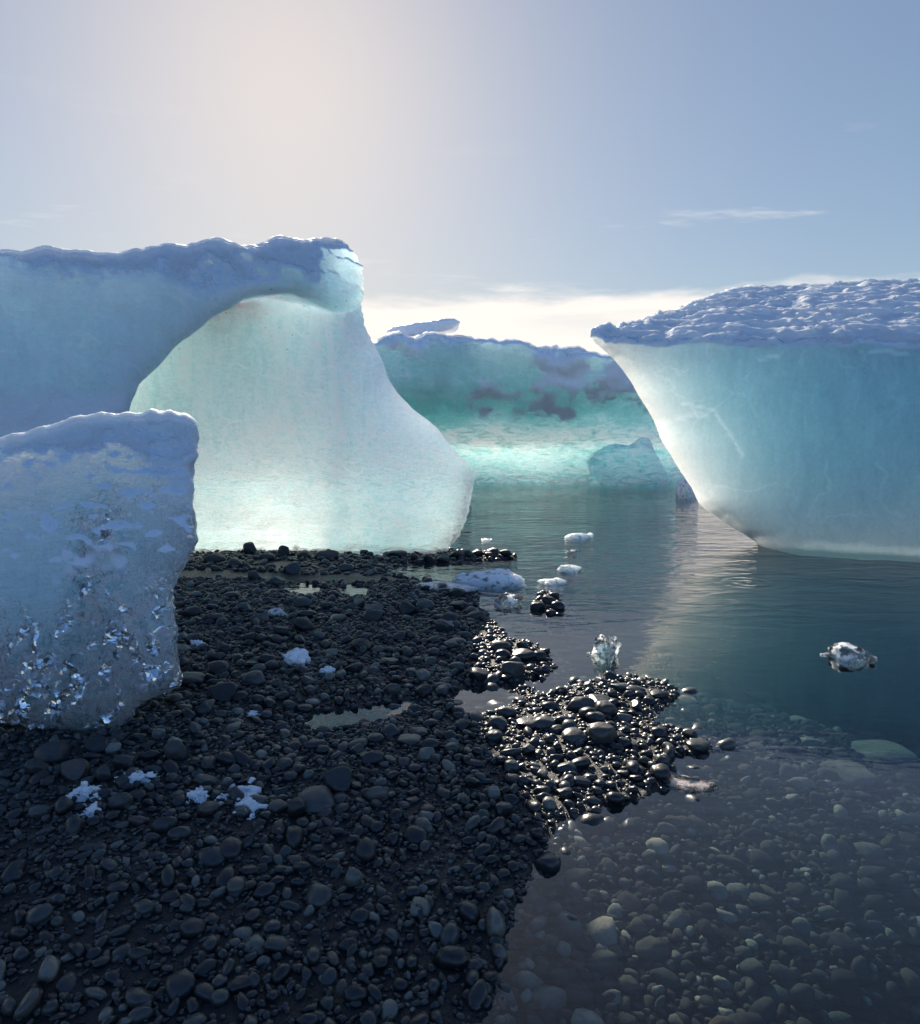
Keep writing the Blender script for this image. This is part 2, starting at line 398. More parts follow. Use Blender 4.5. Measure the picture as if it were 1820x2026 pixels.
def gz(x, y):
    x = np.atleast_1d(np.asarray(x, float)); y = np.atleast_1d(np.asarray(y, float))
    i = np.clip(np.searchsorted(gx, x) - 1, 0, len(gx) - 2); j = np.clip(np.searchsorted(gy, y) - 1, 0, len(gy) - 2)
    a = np.clip((x - gx[i]) / (gx[i + 1] - gx[i]), 0, 1); b = np.clip((y - gy[j]) / (gy[j + 1] - gy[j]), 0, 1)
    return GZ[i, j] * (1 - a) * (1 - b) + GZ[i + 1, j] * a * (1 - b) + GZ[i, j + 1] * (1 - a) * b + GZ[i + 1, j + 1] * a * b

def ground_at(px, py):
    z = 0.0
    for _ in range(6):
        p = on_level(px, py, z); z = float(gz(p[0], p[1])[0])
    return np.array((p[0], p[1], z))

def water_body():
    wx, wy = np.array([-2400., 2400.]), np.array([-2400., 2400.])
    bm = bmesh.new(); bmesh.ops.create_cube(bm, size=1)
    for v in bm.verts: v.co = Vector((v.co.x * 4800, v.co.y * 4800, -1.25 + v.co.z * 2.5))
    me = bpy.data.meshes.new('water'); bm.to_mesh(me); bm.free()
    return link('water', me, MAT_WATER)
tag(water_body(), kind='structure', label='still clear lagoon water around the gravel spit')

# ------------------------------------------------------------------ icebergs
def finish_berg(name, v, q, mat, disp, snow, clear=None, frost=None, rippled=None, gritty=None, deep=None, vein=None, cap=0.0, cap_from=-9.0):
    n = normals(v, q)
    v = v + n * disp(v, n)[:, None]
    n = normals(v, q)
    me = mesh(name, v, q)
    lying = np.clip(snow(v, n), 0, 1)
    attr(me, 'snow', lying)
    for k, fn in (('clear', clear), ('frost', frost), ('rippled', rippled), ('gritty', gritty), ('deep', deep), ('vein', vein)):
        attr(me, k, np.clip(fn(v, n), 0, 1) if fn else np.zeros(len(v)))
    o = link(name, me, mat)
    if cap:                                            # the lying snow has a body of its own on the ice
        ls = lying + .45 * fbm(v * (2.2 / cap ** .25), 4, 63) * cap ** .1
        f = q[(ls[q] > .42).all(1) & (v[q][:, :, 2] > cap_from).all(1)]
        f = f[(n[f][:, :, 2] > .05).all(1)]
        use = np.unique(f); idx = np.full(len(v), -1); idx[use] = np.arange(len(use))
        full = np.zeros(len(v), int); np.add.at(full, q.ravel(), 1)
        mine = np.zeros(len(v), int); np.add.at(mine, f.ravel(), 1)
        wt = np.clip((ls - .45) / .5, 0, 1) * (mine == full)
        inner = mine == full
        for _ in range(9):                             # thin out gently towards the rim
            acc = np.zeros(len(v)); np.add.at(acc, q.ravel(), np.repeat(wt[q].mean(1), 4))
            wt = np.where(inner, .5 * wt + .5 * acc / np.maximum(full, 1), 0)
        off = .003 + cap * 1.1 * wt * (.7 + .5 * fbm(v * (.5 / cap ** .5), 3, 64))
        sm = mesh('snow_cap', (v + n * off[:, None])[use], idx[f])
        attr(sm, 'cover', wt[use])
        link('snow_cap', sm, MAT_CAP, o)
    return o

# the tall berg with the overhanging shelf: A = shelf, B = scooped pale face
def tall_berg():
    h = .04
    qa = np.array((-1.35, 9.1)); ta = np.array((1, .7)) / math.hypot(1, .7); na = np.array((-ta[1], ta[0]))
    A = [(-420, 476), (-200, 470), (-60, 478), (0, 484), (25, 483), (48, 492), (100, 483), (165, 484), (200, 492), (260, 492), (320, 481), (380, 472), (430, 462), (470, 464), (520, 464),
         (575, 457), (610, 460), (640, 461), (672, 455), (694, 456), (714, 466), (730, 494), (737, 522), (738, 550), (728, 580), (712, 604), (694, 608), (640, 590), (590, 574), (545, 578), (495, 590),
         (440, 620), (395, 655), (352, 690), (312, 735), (284, 765), (270, 796), (262, 830), (250, 900), (225, 1000), (200, 1130), (-420, 1300)]
    pa = []
    for a, b in A:
        p = on_plane(a, b, qa, na); pa.append(((p[:2] - qa) @ ta, p[2]))
    yb = 9.3
    B = [(560, 540), (640, 540), (695, 575), (702, 600), (713, 640), (738, 683), (756, 712), (768, 742), (790, 780), (812, 806), (836, 824), (868, 845), (885, 868), (900, 886), (925, 910), (942, 938),
         (940, 962), (932, 1000), (922, 1040), (912, 1068), (895, 1086), (880, 1110), (860, 1150), (100, 1150), (100, 800), (230, 640)]
    pb = [(lambda p: (p[0], p[2]))(on_plane(a, b, (0, yb), (0, 1))) for a, b in B]
    xs, ys, zs = axes((-7.6, 5.0, -.45), (.6, 14.2, 4.6), h)
    # shelf: polygon evaluated per (x, y) column along its own plane
    X, Y = np.meshgrid(xs, ys, indexing='ij')
    U = (X - qa[0]) * ta[0] + (Y - qa[1]) * ta[1]; W = (X - qa[0]) * na[0] + (Y - qa[1]) * na[1]
    us = np.arange(U.min(), U.max() + .03, .03)
    Ug, Zg = np.meshgrid(us, zs, indexing='ij'); sdA = poly_sd(pa, Ug, Zg).astype(np.float32)
    Xg, Zb = np.meshgrid(xs, zs, indexing='ij'); sdB = poly_sd(pb, Xg, Zb).astype(np.float32)
    ui = (U - us[0]) / .03; i0 = np.clip(ui.astype(int), 0, len(us) - 2); fr_ = (ui - i0)[..., None]
    SA = sdA[i0] * (1 - fr_) + sdA[i0 + 1] * fr_
    W3 = W[..., None]; Y3 = Y[..., None]; X3 = X[..., None]; Z3 = zs[None, None, :]
    tilt = .10 * np.clip(Z3 - 2.6, 0, 3)
    FA = smax(SA + .10 * np.maximum(W3, 0), -W3 + .28 * np.clip(Z3 - 3.0, 0, 2) ** 1.5 + .12 * sstep(-.95, -.05, U)[..., None], .22)
    FA = smax(FA, Y3 - 11.4 - 2.0 * sstep(-1.5, -3.2, X3) + .25 * np.clip(Z3 - 2, 0, 3), .5); FA = smax(FA, -X3 - 7.0, .5)
    back = yb + .26 + .50 * np.clip(Z3, 0, 4) + .50 * np.clip(Z3 - .9, 0, 4) ** 1.3
    front = yb + .10 * np.clip(Z3, 0, 3.5) - .20 * np.exp(-((X3 + .9) / .7) ** 2) + .10 * np.sin(X3 * 2.1 + .4)
    SB = np.broadcast_to(sdB[:, None, :], FA.shape)
    FB = smax(SB + .12 * np.maximum(Y3 - front, 0), front - Y3, .14); FB = smax(FB, (Y3 - back) * .85, .25)
    F = smin(FA, FB, .12).astype(np.float32)
    v, q = surface_nets(F, (xs[0], ys[0], zs[0]), h)
    def disp(v, n):
        w = (v[:, 0] - qa[0]) * na[0] + (v[:, 1] - qa[1]) * na[1]
        crown = sstep(2.9, 3.6, v[:, 2])
        corner = np.exp(-(((v[:, 0] + 1.30) / .65) ** 2 + ((v[:, 2] - 3.6) / .7) ** 2))
        d = .05 * fbm(v * 1.1, 3, 1) + .018 * fbm(v * (5, 5, 4), 3, 2)
        d += crown * (.10 * fbm(v * (1.4, 2.2, 2.2), 4, 3, ridged=True) - .04)
        d += corner * (.11 * fbm(v * (4.5, 4.5, 7.5), 4, 4, .6, ridged=True) - .02)
        low = sstep(1.6, .2, v[:, 2])
        d += low * .02 * np.sin(v[:, 2] * 60 + 5 * fbm(v * (1.5, 1.5, 3), 3, 6)) * .5
        d += low * .04 * fbm(v * (3.2, 1, .6), 2, 8)
        return d
    def snow(v, n):
        s = sstep(.25, .75, n[:, 2]) * np.where(v[:, 0] > -3.3, sstep(3.45, 3.65, v[:, 2]), sstep(2.2, 3.0, v[:, 2]))
        up = sstep(2.65, 3.65, v[:, 2] + .30 * fbm(v * 1.5, 4, 9) - .22 * (v[:, 0] + 2.6) * (v[:, 0] > -2.6) + .05 * (v[:, 0] + 4)) * (v[:, 0] < -1.7) * sstep(-.15, .1, n[:, 2])
        left = sstep(-1.9, -2.9, v[:, 0]) * sstep(2.35, 1.7, v[:, 2]) * (v[:, 1] < 9.0) * .8
        up = up * sstep(.85, .5, (v[:, 0] - qa[0]) * na[0] + (v[:, 1] - qa[1]) * na[1])
        return np.maximum(np.maximum(s, up), left)
    def on_shelf(v):
        i = np.clip(((v[:, 0] - qa[0]) * na[0] + (v[:, 1] - qa[1]) * na[1]), -1, 9)
        return sstep(.55, .15, i) * sstep(-1.3, -1.9, v[:, 0])
    def veins(v, n):
        out = np.zeros(len(v))
        for pts, wd, am in (([(628, 590), (640, 640), (652, 700), (660, 770), (668, 830), (682, 872)], .045, .8), ([(560, 600), (590, 590), (625, 592), (660, 610)], .05, .6), ([(566, 840), (560, 900), (556, 930)], .03, .4), ([(470, 900), (440, 960), (420, 1010)], .03, .3)):
            d = np.full(len(v), 9.0)
            P2 = [on_plane(a, b, (0, yb), (0, 1)) for a, b in pts]
            for a, b in zip(P2[:-1], P2[1:]):
                e = b - a; tt = np.clip(((v[:, 0] - a[0]) * e[0] + (v[:, 2] - a[2]) * e[2]) / (e @ e), 0, 1)
                d = np.minimum(d, np.hypot(v[:, 0] - a[0] - tt * e[0], v[:, 2] - a[2] - tt * e[2]))
            out = np.maximum(out, am * sstep(wd, wd * .2, d + .7 * wd * fbm(v * 8, 3, 92)))
        return out * (v[:, 1] < 10.0)
    o = finish_berg('iceberg', v, q, MAT_BERG, disp, snow, vein=veins, cap=.035, cap_from=2.6, frost=lambda v, n: .62 * on_shelf(v), deep=lambda v, n: on_shelf(v), rippled=lambda v, n: sstep(2.0, .8, v[:, 2]) * (1 - on_shelf(v)),  # deep: shelf colour darkened so it seems to glow less
                    gritty=lambda v, n: sstep(2.3, 3.0, v[:, 2]))
    return tag(o, 'tall iceberg on the beach with a snowy blue overhang above a glowing pale scooped face', 'iceberg')
tall_berg()

# the broad berg with the rippled snow roof
def broad_berg():
    h = .045
    Q = np.array((5.93, 9.23)); t = np.array((1, -.6)) / math.hypot(1, .6); n = np.array((.6, 1)) / math.hypot(1, .6)
    def uz(a, b):
        p = on_plane(a, b, Q, n); return (p[:2] - Q) @ t, p[2]
    lip = np.array([uz(*p) for p in [(1178, 662), (1200, 674), (1250, 680), (1300, 681), (1400, 676), (1500, 684), (1600, 679), (1700, 677), (1820, 681), (1950, 690), (2300, 700)]])
    edge = np.array([uz(*p) for p in [(1560, 1125), (1480, 1064), (1432, 1036), (1392, 1010), (1376, 994), (1364, 966), (1337, 924), (1312, 882), (1290, 832), (1262, 787), (1236, 738), (1214, 700), (1190, 676), (1172, 660)]])
    us = np.arange(-5.2, 5.2, h); ws = np.arange(-.5, 7.0, h); zs = np.arange(-.7, 5.0, h)
    L = np.interp(zs, edge[:, 1], edge[:, 0]) - .16 * sstep(2.4, 3.1, zs); L = np.where(zs < edge[0, 1], edge[0, 0] + (edge[0, 1] - zs) * .5, L)
    lz = np.interp(us, lip[:, 0], lip[:, 1])
    U, W, Z = us[:, None, None], ws[None, :, None], zs[None, None, :]
    wc = np.clip(W, 0, 9)
    slope = .405 + .003 * (U + 4.5)
    crest = 3.3
    rise = np.where(wc < crest, slope * (wc - .25 * np.maximum(wc - 2.0, 0) ** 2 / 2.6), slope * (crest - .25 * 1.69 / 2.6) - .18 * (wc - crest))
    top = (Z - lz[:, None, None] - rise) * .9
    Lk = L[None, None, :] + (.42 + .10 * sstep(1.0, 2.8, Z)) * np.maximum(W, 0)
    left = (Lk - U) * .85
    bulge = .10 * np.sin(U * .9 + 1) + 3.0 * np.clip(-.03 - Z, 0, 2)
    F = smax(left, -W + bulge, .16)
    F = smax(F, top, .10); F = smax(F, (W - .75 - 1.15 * np.clip(Z, 0, 5)) * .7, .4); F = smax(F, W - 6.2, .4); F = smax(F, U - 4.8, .4).astype(np.float32)
    v, q = surface_nets(F, (us[0], ws[0], zs[0]), h)
    P = np.stack((Q[0] + v[:, 0] * t[0] + v[:, 1] * n[0], Q[1] + v[:, 0] * t[1] + v[:, 1] * n[1], v[:, 2]), 1)
    loc = v.copy()
    lzv = np.interp(v[:, 0], lip[:, 0], lip[:, 1])
    def disp(P, nn):
        upm = sstep(.45, .8, nn[:, 2])
        q1 = np.stack((loc[:, 0] * 1.3, loc[:, 1] * 4.3, np.zeros(len(loc))), 1)
        q1[:, :2] += .35 * np.stack((perlin(q1 * .8, 31), perlin(q1 * .8 + 9, 32)), 1)
        cups = fbm(q1, 4, 21, .5, ridged=True)
        d = upm * (.19 * cups - .05)
        d += (1 - upm) * (.06 * fbm(P * .7, 3, 22) + .010 * fbm(P * 5, 2, 23))
        d += (1 - upm) * sstep(.35, .0, np.abs(P[:, 2] - lzv)) * .04 * fbm(P * 4, 3, 24, ridged=True)
        return d
    def snow(P, nn):
        q2 = np.stack((loc[:, 0] * 1.1, loc[:, 1] * 1.6, np.zeros(len(loc))), 1)
        s = sstep(.35, .62, nn[:, 2]) * (P[:, 2] > 1.8)
        bare = sstep(.28, .5, fbm(q2, 3, 41))
        rim = sstep(-.10, .02, P[:, 2] - lzv + .08 * fbm(P * 2.5, 3, 42)) * (P[:, 2] > 1.8)
        return np.maximum(s * (1 - .75 * bare), rim * .9 * (1 - .6 * bare))
    def near_line(P, pts, wdt):
        d = np.full(len(P), 9.0)
        for a, b in zip(pts[:-1], pts[1:]):
            a, b = np.array(uz(*a)), np.array(uz(*b)); e = b - a
            tt = np.clip(((loc[:, 0] - a[0]) * e[0] + (P[:, 2] - a[1]) * e[1]) / (e @ e), 0, 1)
            d = np.minimum(d, np.hypot(loc[:, 0] - a[0] - tt * e[0], P[:, 2] - a[1] - tt * e[1]))
        return sstep(wdt, wdt * .25, d + .8 * wdt * fbm(P * 9, 3, 91)) * (loc[:, 1] < .8)
    def cracks(P, nn):
        return np.maximum.reduce([near_line(P, [(1352, 800), (1385, 805), (1415, 812), (1432, 838), (1452, 868), (1470, 900)], .03), .7 * near_line(P, [(1345, 830), (1375, 818), (1400, 822)], .06),
            near_line(P, [(1505, 712), (1535, 706), (1550, 700)], .03), near_line(P, [(1722, 697), (1745, 692), (1790, 700)], .035)])
    o = finish_berg('iceberg', P, q, MAT_RIGHT, disp, snow, vein=cracks, cap=.03, cap_from=2.2, gritty=lambda P, nn: sstep(.5, .1, np.abs(P[:, 2] - lzv)))
    return tag(o, 'broad blue-green iceberg with rippled snow roof and undercut prow standing in the water', 'iceberg')
broad_berg()

# the low berg across the water
def far_berg():
    h = .13; y0 = 24.2
    A = [(560, 720), (640, 690), (745, 680), (775, 672), (830, 676), (860, 668), (905, 672), (960, 678), (1020, 683), (1080, 692), (1130, 697), (1180, 708), (1225, 718), (1290, 735), (1340, 800), (1370, 880), (1392, 950), (1392, 1000), (560, 1000)]
    pa = [(lambda p: (p[0], p[2]))(on_plane(a, b, (0, y0), (0, 1))) for a, b in A]
    xs, ys, zs = axes((-7, 22.2, -1.2), (9.6, 29.5, 6.0), h)
    Xg, Zg = np.meshgrid(xs, zs, indexing='ij'); sd = poly_sd(pa, Xg, Zg)[:, None, :]
    Y, Z, X = ys[None, :, None], zs[None, None, :], xs[:, None, None]
    front = y0 + 1.0 * np.exp(-((Z - 1.35) / 1.0) ** 2) - .5 * sstep(2.2, 3.4, Z) + .35 * np.sin(X * .8)
    back = y0 + 2.3 + 1.6 * np.clip(Z - 1.2, 0, 4)
    F = smax(sd + .12 * np.maximum(Y - front, 0) - .25 * np.clip(Y - y0 - 1, 0, 2) * np.exp(-((X - 1.0) / 3.0) ** 2) * (Z > 3), front - Y, .35)
    F = smax(F, (Y - back) * .8, .5)
    knob = [(1163, 912), (1180, 892), (1206, 877), (1236, 873), (1254, 880), (1272, 868), (1290, 857), (1303, 866), (1311, 893), (1322, 925), (1330, 950), (1331, 1000), (1225, 1000), (1190, 960), (1170, 938)]
    pk = [(lambda p: (p[0], p[2]))(on_plane(a, b, (0, 23.6), (0, 1))) for a, b in knob]
    kd = poly_sd(pk, Xg, Zg)[:, None, :]
    K = smax(smax(kd + .10 * np.maximum(Y - 23.6, 0), 23.6 + .4 * np.clip(Z, 0, 2) - Y, .25), Y - 25.2, .3)
    F = smin(F, K, .06).astype(np.float32)
    v, q = surface_nets(F, (xs[0], ys[0], zs[0]), h)
    def disp(v, n):
        hi = sstep(2.0, 3.2, v[:, 2])
        d = .10 * fbm(v * .5, 3, 51) + hi * (.24 * fbm(v * (.8, .8, 1.0), 4, 52, ridged=True) - .10) + (1 - hi) * .06 * fbm(v * (1.6, 1.6, 3.0), 3, 53)
        d += sstep(3.7, 4.3, v[:, 2]) * .16 * fbm(v * (1.6, 1.6, 2.5), 3, 54, ridged=True)
        return d
    def snow(v, n):
        s = sstep(.35, .8, n[:, 2]) * (v[:, 2] > 3.2)
        f = fbm(v * (.6, .4, 1.0), 6, 57, .62)
        face = sstep(-.25, .38, f + .22 * sstep(1.0, 4.0, v[:, 0]) - .06) * sstep(1.7, 2.5, v[:, 2] + .8 * f) * .85
        on = (v[:, 1] < 24.5 + .1 * v[:, 2]) & (v[:, 0] > 3.9) & (v[:, 2] < 1.75)
        knob_snow = on * sstep(.85, 1.35, v[:, 2] + .5 * fbm(v * 1.3, 4, 3)) * .5
        return np.maximum(np.maximum(s, face * ~on), knob_snow)
    o = finish_berg('iceberg', v, q, MAT_FAR, disp, snow, cap=.08, cap_from=3.6, rippled=lambda v, n: sstep(2.6, 1.6, v[:, 2]), frost=lambda v, n: .3 * sstep(2.0, 3.0, v[:, 2]), deep=lambda v, n: sstep(1.6, 2.6, v[:, 2] + .5 * fbm(v * .5, 3, 58)), gritty=lambda v, n: sstep(2.0, 3.0, v[:, 2]))  # deep: upper part painted darker than the glowing foot
    return tag(o, 'low green-teal iceberg across the water carrying a loose slab on its snowy top', 'iceberg')
far_berg()

def block(name, poly, y0, depth, h, mat, seed, rough, label, cat='ice block', snowy=None, taper=.3, round_=.15, clear=None, front=None, group=None, crinkle=None, cap=0.0):
    """a solid lump of ice from an outline at its own distance, with its own depth"""
    pa = np.array([(lambda p: (p[0], p[2]))(on_plane(a, b, (0, y0), (0, 1))) for a, b in poly])
    lo, hi = pa.min(0), pa.max(0)
    xs, ys, zs = axes((lo[0] - .1 - 2 * h, y0 - depth * .25 - .1, lo[1] - 2 * h - .05), (hi[0] + .1 + 2 * h, y0 + depth + 3 * h, hi[1] + .1 + 2 * h), h)
    Xg, Zg = np.meshgrid(xs, zs, indexing='ij'); sd = poly_sd(pa, Xg, Zg)[:, None, :]
    Y, X, Z = ys[None, :, None], xs[:, None, None], zs[None, None, :]
    fr = y0 if front is None else y0 + front(X, Z)
    F = smax(sd + taper * np.maximum(Y - fr, 0), fr - Y, round_)
    F = smax(F, Y - y0 - depth, round_).astype(np.float32)
    v, q = surface_nets(F, (xs[0], ys[0], zs[0]), h)
    def disp(v, n):
        s = 1.0 / rough
        d = rough * (.35 * fbm(v * .35 * s, 3, seed) + .22 * fbm(v * 1.1 * s, 3, seed + 1, ridged=True) - .05)
        if crinkle is not None: d = d + crinkle(v) * (.022 * fbm(v * (9, 9, 7), 2, seed + 2, ridged=True) + .010 * fbm(v * 22, 2, seed + 4))
        return d
    o = finish_berg(name, v, q, mat, disp, snowy or (lambda v, n: sstep(.5, .9, n[:, 2]) * .9), clear, rippled=lambda v, n: np.ones(len(v)), cap=cap, cap_from=1.0)
    return tag(o, label, cat, group)

block('ice_slab', [(764, 656), (778, 646), (820, 640), (850, 634), (898, 628), (912, 636), (897, 648), (852, 658), (810, 666), (776, 664)],
      25.4, 1.5, .05, MAT_FAR, 64, .22, 'thin tilted ice slab balanced on top of the low green iceberg', cat='ice slab', snowy=lambda v, n: .9 + 0 * n[:, 2], taper=.05, round_=.1)
block('ice_block', [(1340, 962), (1346, 948), (1356, 946), (1366, 955), (1378, 970), (1386, 985), (1392, 1010), (1340, 1010)],
      18.6, .8, .04, MAT_CHUNK, 66, .22, 'pinkish broken ice block glimpsed beside the prow of the rippled iceberg', snowy=lambda v, n: n[:, 2] * 0)

def front_block():
    poly = [(-230, 890), (-60, 866), (0, 846), (50, 832), (85, 818), (120, 804), (180, 799), (240, 798), (272, 800), (300, 812), (330, 822), (340, 850), (344, 900), (344, 950), (352, 990), (362, 1020), (370, 1058),
            (368, 1085), (352, 1118), (336, 1145), (326, 1180), (322, 1230), (330, 1270), (334, 1310), (345, 1345), (349, 1368), (340, 1384), (310, 1394), (270, 1408), (250, 1424), (246, 1444),
            (200, 1458), (155, 1474), (125, 1468), (100, 1455), (50, 1440), (0, 1430), (-80, 1418), (-230, 1440)]
    def clear(v, n):
        z = v[:, 2]
        c = .22 * sstep(1.3, .9, z) + .6 * sstep(.75, .30, z)
        c += .38 * np.exp(-((v[:, 0] + 1.80) / .10) ** 2) * sstep(1.35, 1.1, z) + .30 * fbm(v * (2.6, 2.6, 2.2), 3, 78)  # narrow column where painted glints stand in for sunlight coming through
        return c - .3 * sstep(-1.85, -2.2, v[:, 0]) * sstep(.4, .9, z)
    def snow(v, n):
        s = sstep(.25, .7, n[:, 2]) * (v[:, 2] > .9)
        f = fbm(v * (2.2, 1.6, 2.6), 5, 75, .58)
        pt = sstep(.10, .42, f) * .9 * sstep(.15, .5, v[:, 2])
        up = sstep(1.10, 1.60, v[:, 2] + .5 * f + .12 * (v[:, 0] + 1.9))
        return np.maximum(np.maximum(s, pt), up)
    return block('ice_block', poly, 3.42, .95, .015, MAT_LUMP, 71, .13, 'large clear blue ice block nearest on the beach, snow-dusted above and glassy below', cat='ice block',
                 snowy=snow, clear=clear, taper=.50, round_=.10, front=lambda X, Z: .34 * np.clip(Z - .75, 0, 2) ** 1.3 + .07 * np.sin(X * 3.1), crinkle=lambda v: sstep(1.5, .8, v[:, 2]), cap=.014)
front_block()

# ------------------------------------------------------------------ loose ice and snow
def lump(name, px, py, wpx, hpx, mat, seed, label, cat, depth=1.0, rough=.25, spiky=0.0, flat=0.0, tilt=0.0, sink=.25, level=None, group=None, yaw=0.0):
    """one loose piece, set down where it lies; wpx, hpx: how large it looks there"""
    c = ground_at(px, py + hpx * .42)
    if level is not None:
        p = on_level(px, py + hpx * .42, level); c = np.array((p[0], p[1], level))
    dist = math.hypot(c[1], c[2] - CAM_H)
    w = wpx * dist / FPX
    view = math.atan2(CAM_H - c[2], c[1])
    d = w * depth
    hh = max((hpx * dist / FPX - d * .9 * math.sin(view)) / math.cos(view), hpx * dist / FPX * .85) if not flat else flat
    n = 46; hx = 1.5 / n
    g = np.arange(-.78, .78 + hx, hx)
    X, Y, Z = np.meshgrid(g, g, g, indexing='ij')
    P = np.stack((X.ravel(), Y.ravel(), Z.ravel()), 1)
    k = 2.0 if not flat else 2.6
    r = (np.abs(P * 2) ** k).sum(1) ** (1 / k)
    a = np.array((1, 1, .7))
    F = (r - .86) + rough * (fbm(P * 2.1 * a + seed, 2, seed) * 2.2 + .9 * fbm(P * 4.2 + seed, 4, seed + 3, .6, ridged=True) - .25)
    if spiky:
        az = np.arctan2(P[:, 1], P[:, 0]); el = P[:, 2]
        F += spiky * (.55 - 1.3 * np.maximum(0, np.sin(az * 3 + seed)) ** 3 - .5 * np.maximum(0, fbm(P * 4 + 3, 2, seed + 9)) * 2)
        F = np.maximum(F, r - 1.45)
    F = np.maximum(F, np.abs(P).max(1) * 2 - 1.5)
    v, q = surface_nets(F.reshape(X.shape).astype(np.float32), (g[0],) * 3, hx)
    v = v * (w, d, hh)
    zb = np.quantile(v[:, 2], .02)
    me = mesh(name, v, q)
    o = link(name, me, mat)
    o.location = (c[0], c[1] + d * .35, c[2] - zb - hh * sink)
    o.rotation_euler = (0, tilt, yaw)
    return tag(o, label, cat, group)

lump('ice_chunk', 1148, 1057, 68, 26, MAT_CHUNK, 1, 'domed white ice chunk afloat in front of the low green iceberg, largest adrift there', 'ice chunk', level=0.0, depth=.7)
lump('ice_chunk', 1130, 1125, 56, 19, MAT_CHUNK, 2, 'jagged flat ice chunk afloat midway between the domed white chunk and the grounded shoal', 'ice chunk', level=0.0, depth=.7, rough=.4)
lump('ice_chunk', 1094, 1150, 64, 20, MAT_CHUNK, 3, 'thin scalloped ice chunk afloat just above the little shoal of dark stones', 'ice chunk', level=0.0, depth=.8, rough=.4)
lump('ice_chunk', 962, 1067, 22, 12, MAT_CHUNK, 4, 'tiny white ice chunk afloat off the edge of the tall iceberg', 'ice chunk', level=0.0, rough=.4)
lump('ice_chunk', 1133, 1089, 22, 9, MAT_CLEAR, 5, 'tiny glassy ice chunk afloat directly below the domed white chunk', 'ice chunk', level=0.0, rough=.4)
lump('ice_chunk', 1207, 1278, 66, 66, MAT_CLEAR, 6, 'spiky clear ice chunk like a splash, in calm water near a lone dark stone', 'ice chunk', level=0.0, depth=.8, rough=.35, spiky=.45)
lump('ice_chunk', 1697, 1286, 104, 60, MAT_CLEAR, 7, 'clear sparkling ice chunk afloat alone over the deep water under the rippled iceberg', 'ice chunk', level=0.0, depth=.9, rough=.3, yaw=-.6)
lump('ice_chunk', 968, 1138, 164, 60, MAT_CHUNK, 8, 'large white streaked ice chunk stranded at the water edge by the bright inlet', 'ice chunk', level=0.0, depth=.6, rough=.22)
lump('ice_chunk', 1010, 1181, 72, 46, MAT_CLEAR, 9, 'clear bubbly ice chunk in the shallows just in front of the large white stranded chunk', 'ice chunk', level=0.0, depth=.8, rough=.3)
lump('ice_plate', 885, 1160, 150, 26, MAT_CHUNK, 10, 'long pale ice plate lying at the shore in front of the large white stranded chunk', 'ice plate', flat=.07, depth=.55, yaw=-.25)
lump('ice_shard', 545, 1207, 44, 36, MAT_CLEAR, 11, 'translucent upright ice shard on the shingle below the twin bright puddles', 'ice shard', depth=.5, rough=.4, tilt=-.5)
lump('ice_plate', 892, 1230, 34, 20, MAT_CHUNK, 12, 'small round translucent ice plate propped on wet shingle near the shore', 'ice plate', depth=.4, rough=.12)
lump('ice_plate', 882, 1323, 70, 22, MAT_CLEAR, 13, 'long flat glassy ice plate on the shingle above the lilac puddle', 'ice plate', flat=.035, depth=.7, tilt=.15)
lump('ice_plate', 1360, 1540, 118, 50, MAT_CLEAR, 14, 'long thin ice plate awash beside the tip of the wet spit', 'ice plate', flat=.03, depth=.55, yaw=-.55, level=0.0)
lump('snow_lump', 387, 1268, 30, 32, MAT_SNOW, 15, 'upright white snow lump on the stones close to the edge of the near ice block', 'snow lump', rough=.4)
lump('snow_lump', 583, 1300, 60, 46, MAT_SNOW, 16, 'largest white crusty snow lump on the middle of the shingle', 'snow lump', rough=.5)
lump('snow_lump', 645, 1327, 32, 20, MAT_SNOW, 17, 'small broken snow lump on dark stones beside the largest crusty lump', 'snow lump', rough=.5)
lump('snow_lump', 426, 1326, 36, 14, MAT_SNOW, 18, 'flat snow lump on the shingle between a dark cobble and the near ice block', 'snow lump', rough=.5)
lump('snow_lump', 341, 1257, 24, 13, MAT_SNOW, 19, 'little snow lump touching the side of the near ice block', 'snow lump', rough=.4)
lump('snow_lump', 502, 1412, 30, 14, MAT_SNOW, 20, 'faint slushy snow lump on shingle beside the olive puddle', 'snow lump', rough=.5)
def snow_patch(px, py, w, h, seed, label):
    lump('snow_patch', px, py, w * .74, h * .7, MAT_SNOW, seed, label, 'snow patch', flat=.05, depth=1.0 * h / w * 2.0, rough=1.0, sink=.40)
snow_patch(470, 1575, 86, 38, 21, 'ragged white snow patch in the near shingle, brightest of those around it')
snow_patch(493, 1607, 62, 26, 22, 'snow patch nearly touching the brightest ragged patch, on its camera side')
snow_patch(270, 1547, 80, 18, 23, 'thin grey snow patch between cobbles in front of the near ice block')
snow_patch(163, 1577, 60, 22, 24, 'thin snow patch scattered over cobbles, second from the beach corner')
snow_patch(174, 1612, 44, 16, 25, 'small snow patch at the very edge of the near shingle, below a similar thin one')
snow_patch(386, 1582, 44, 20, 26, 'small dim snow patch beside the brightest ragged snow patch')

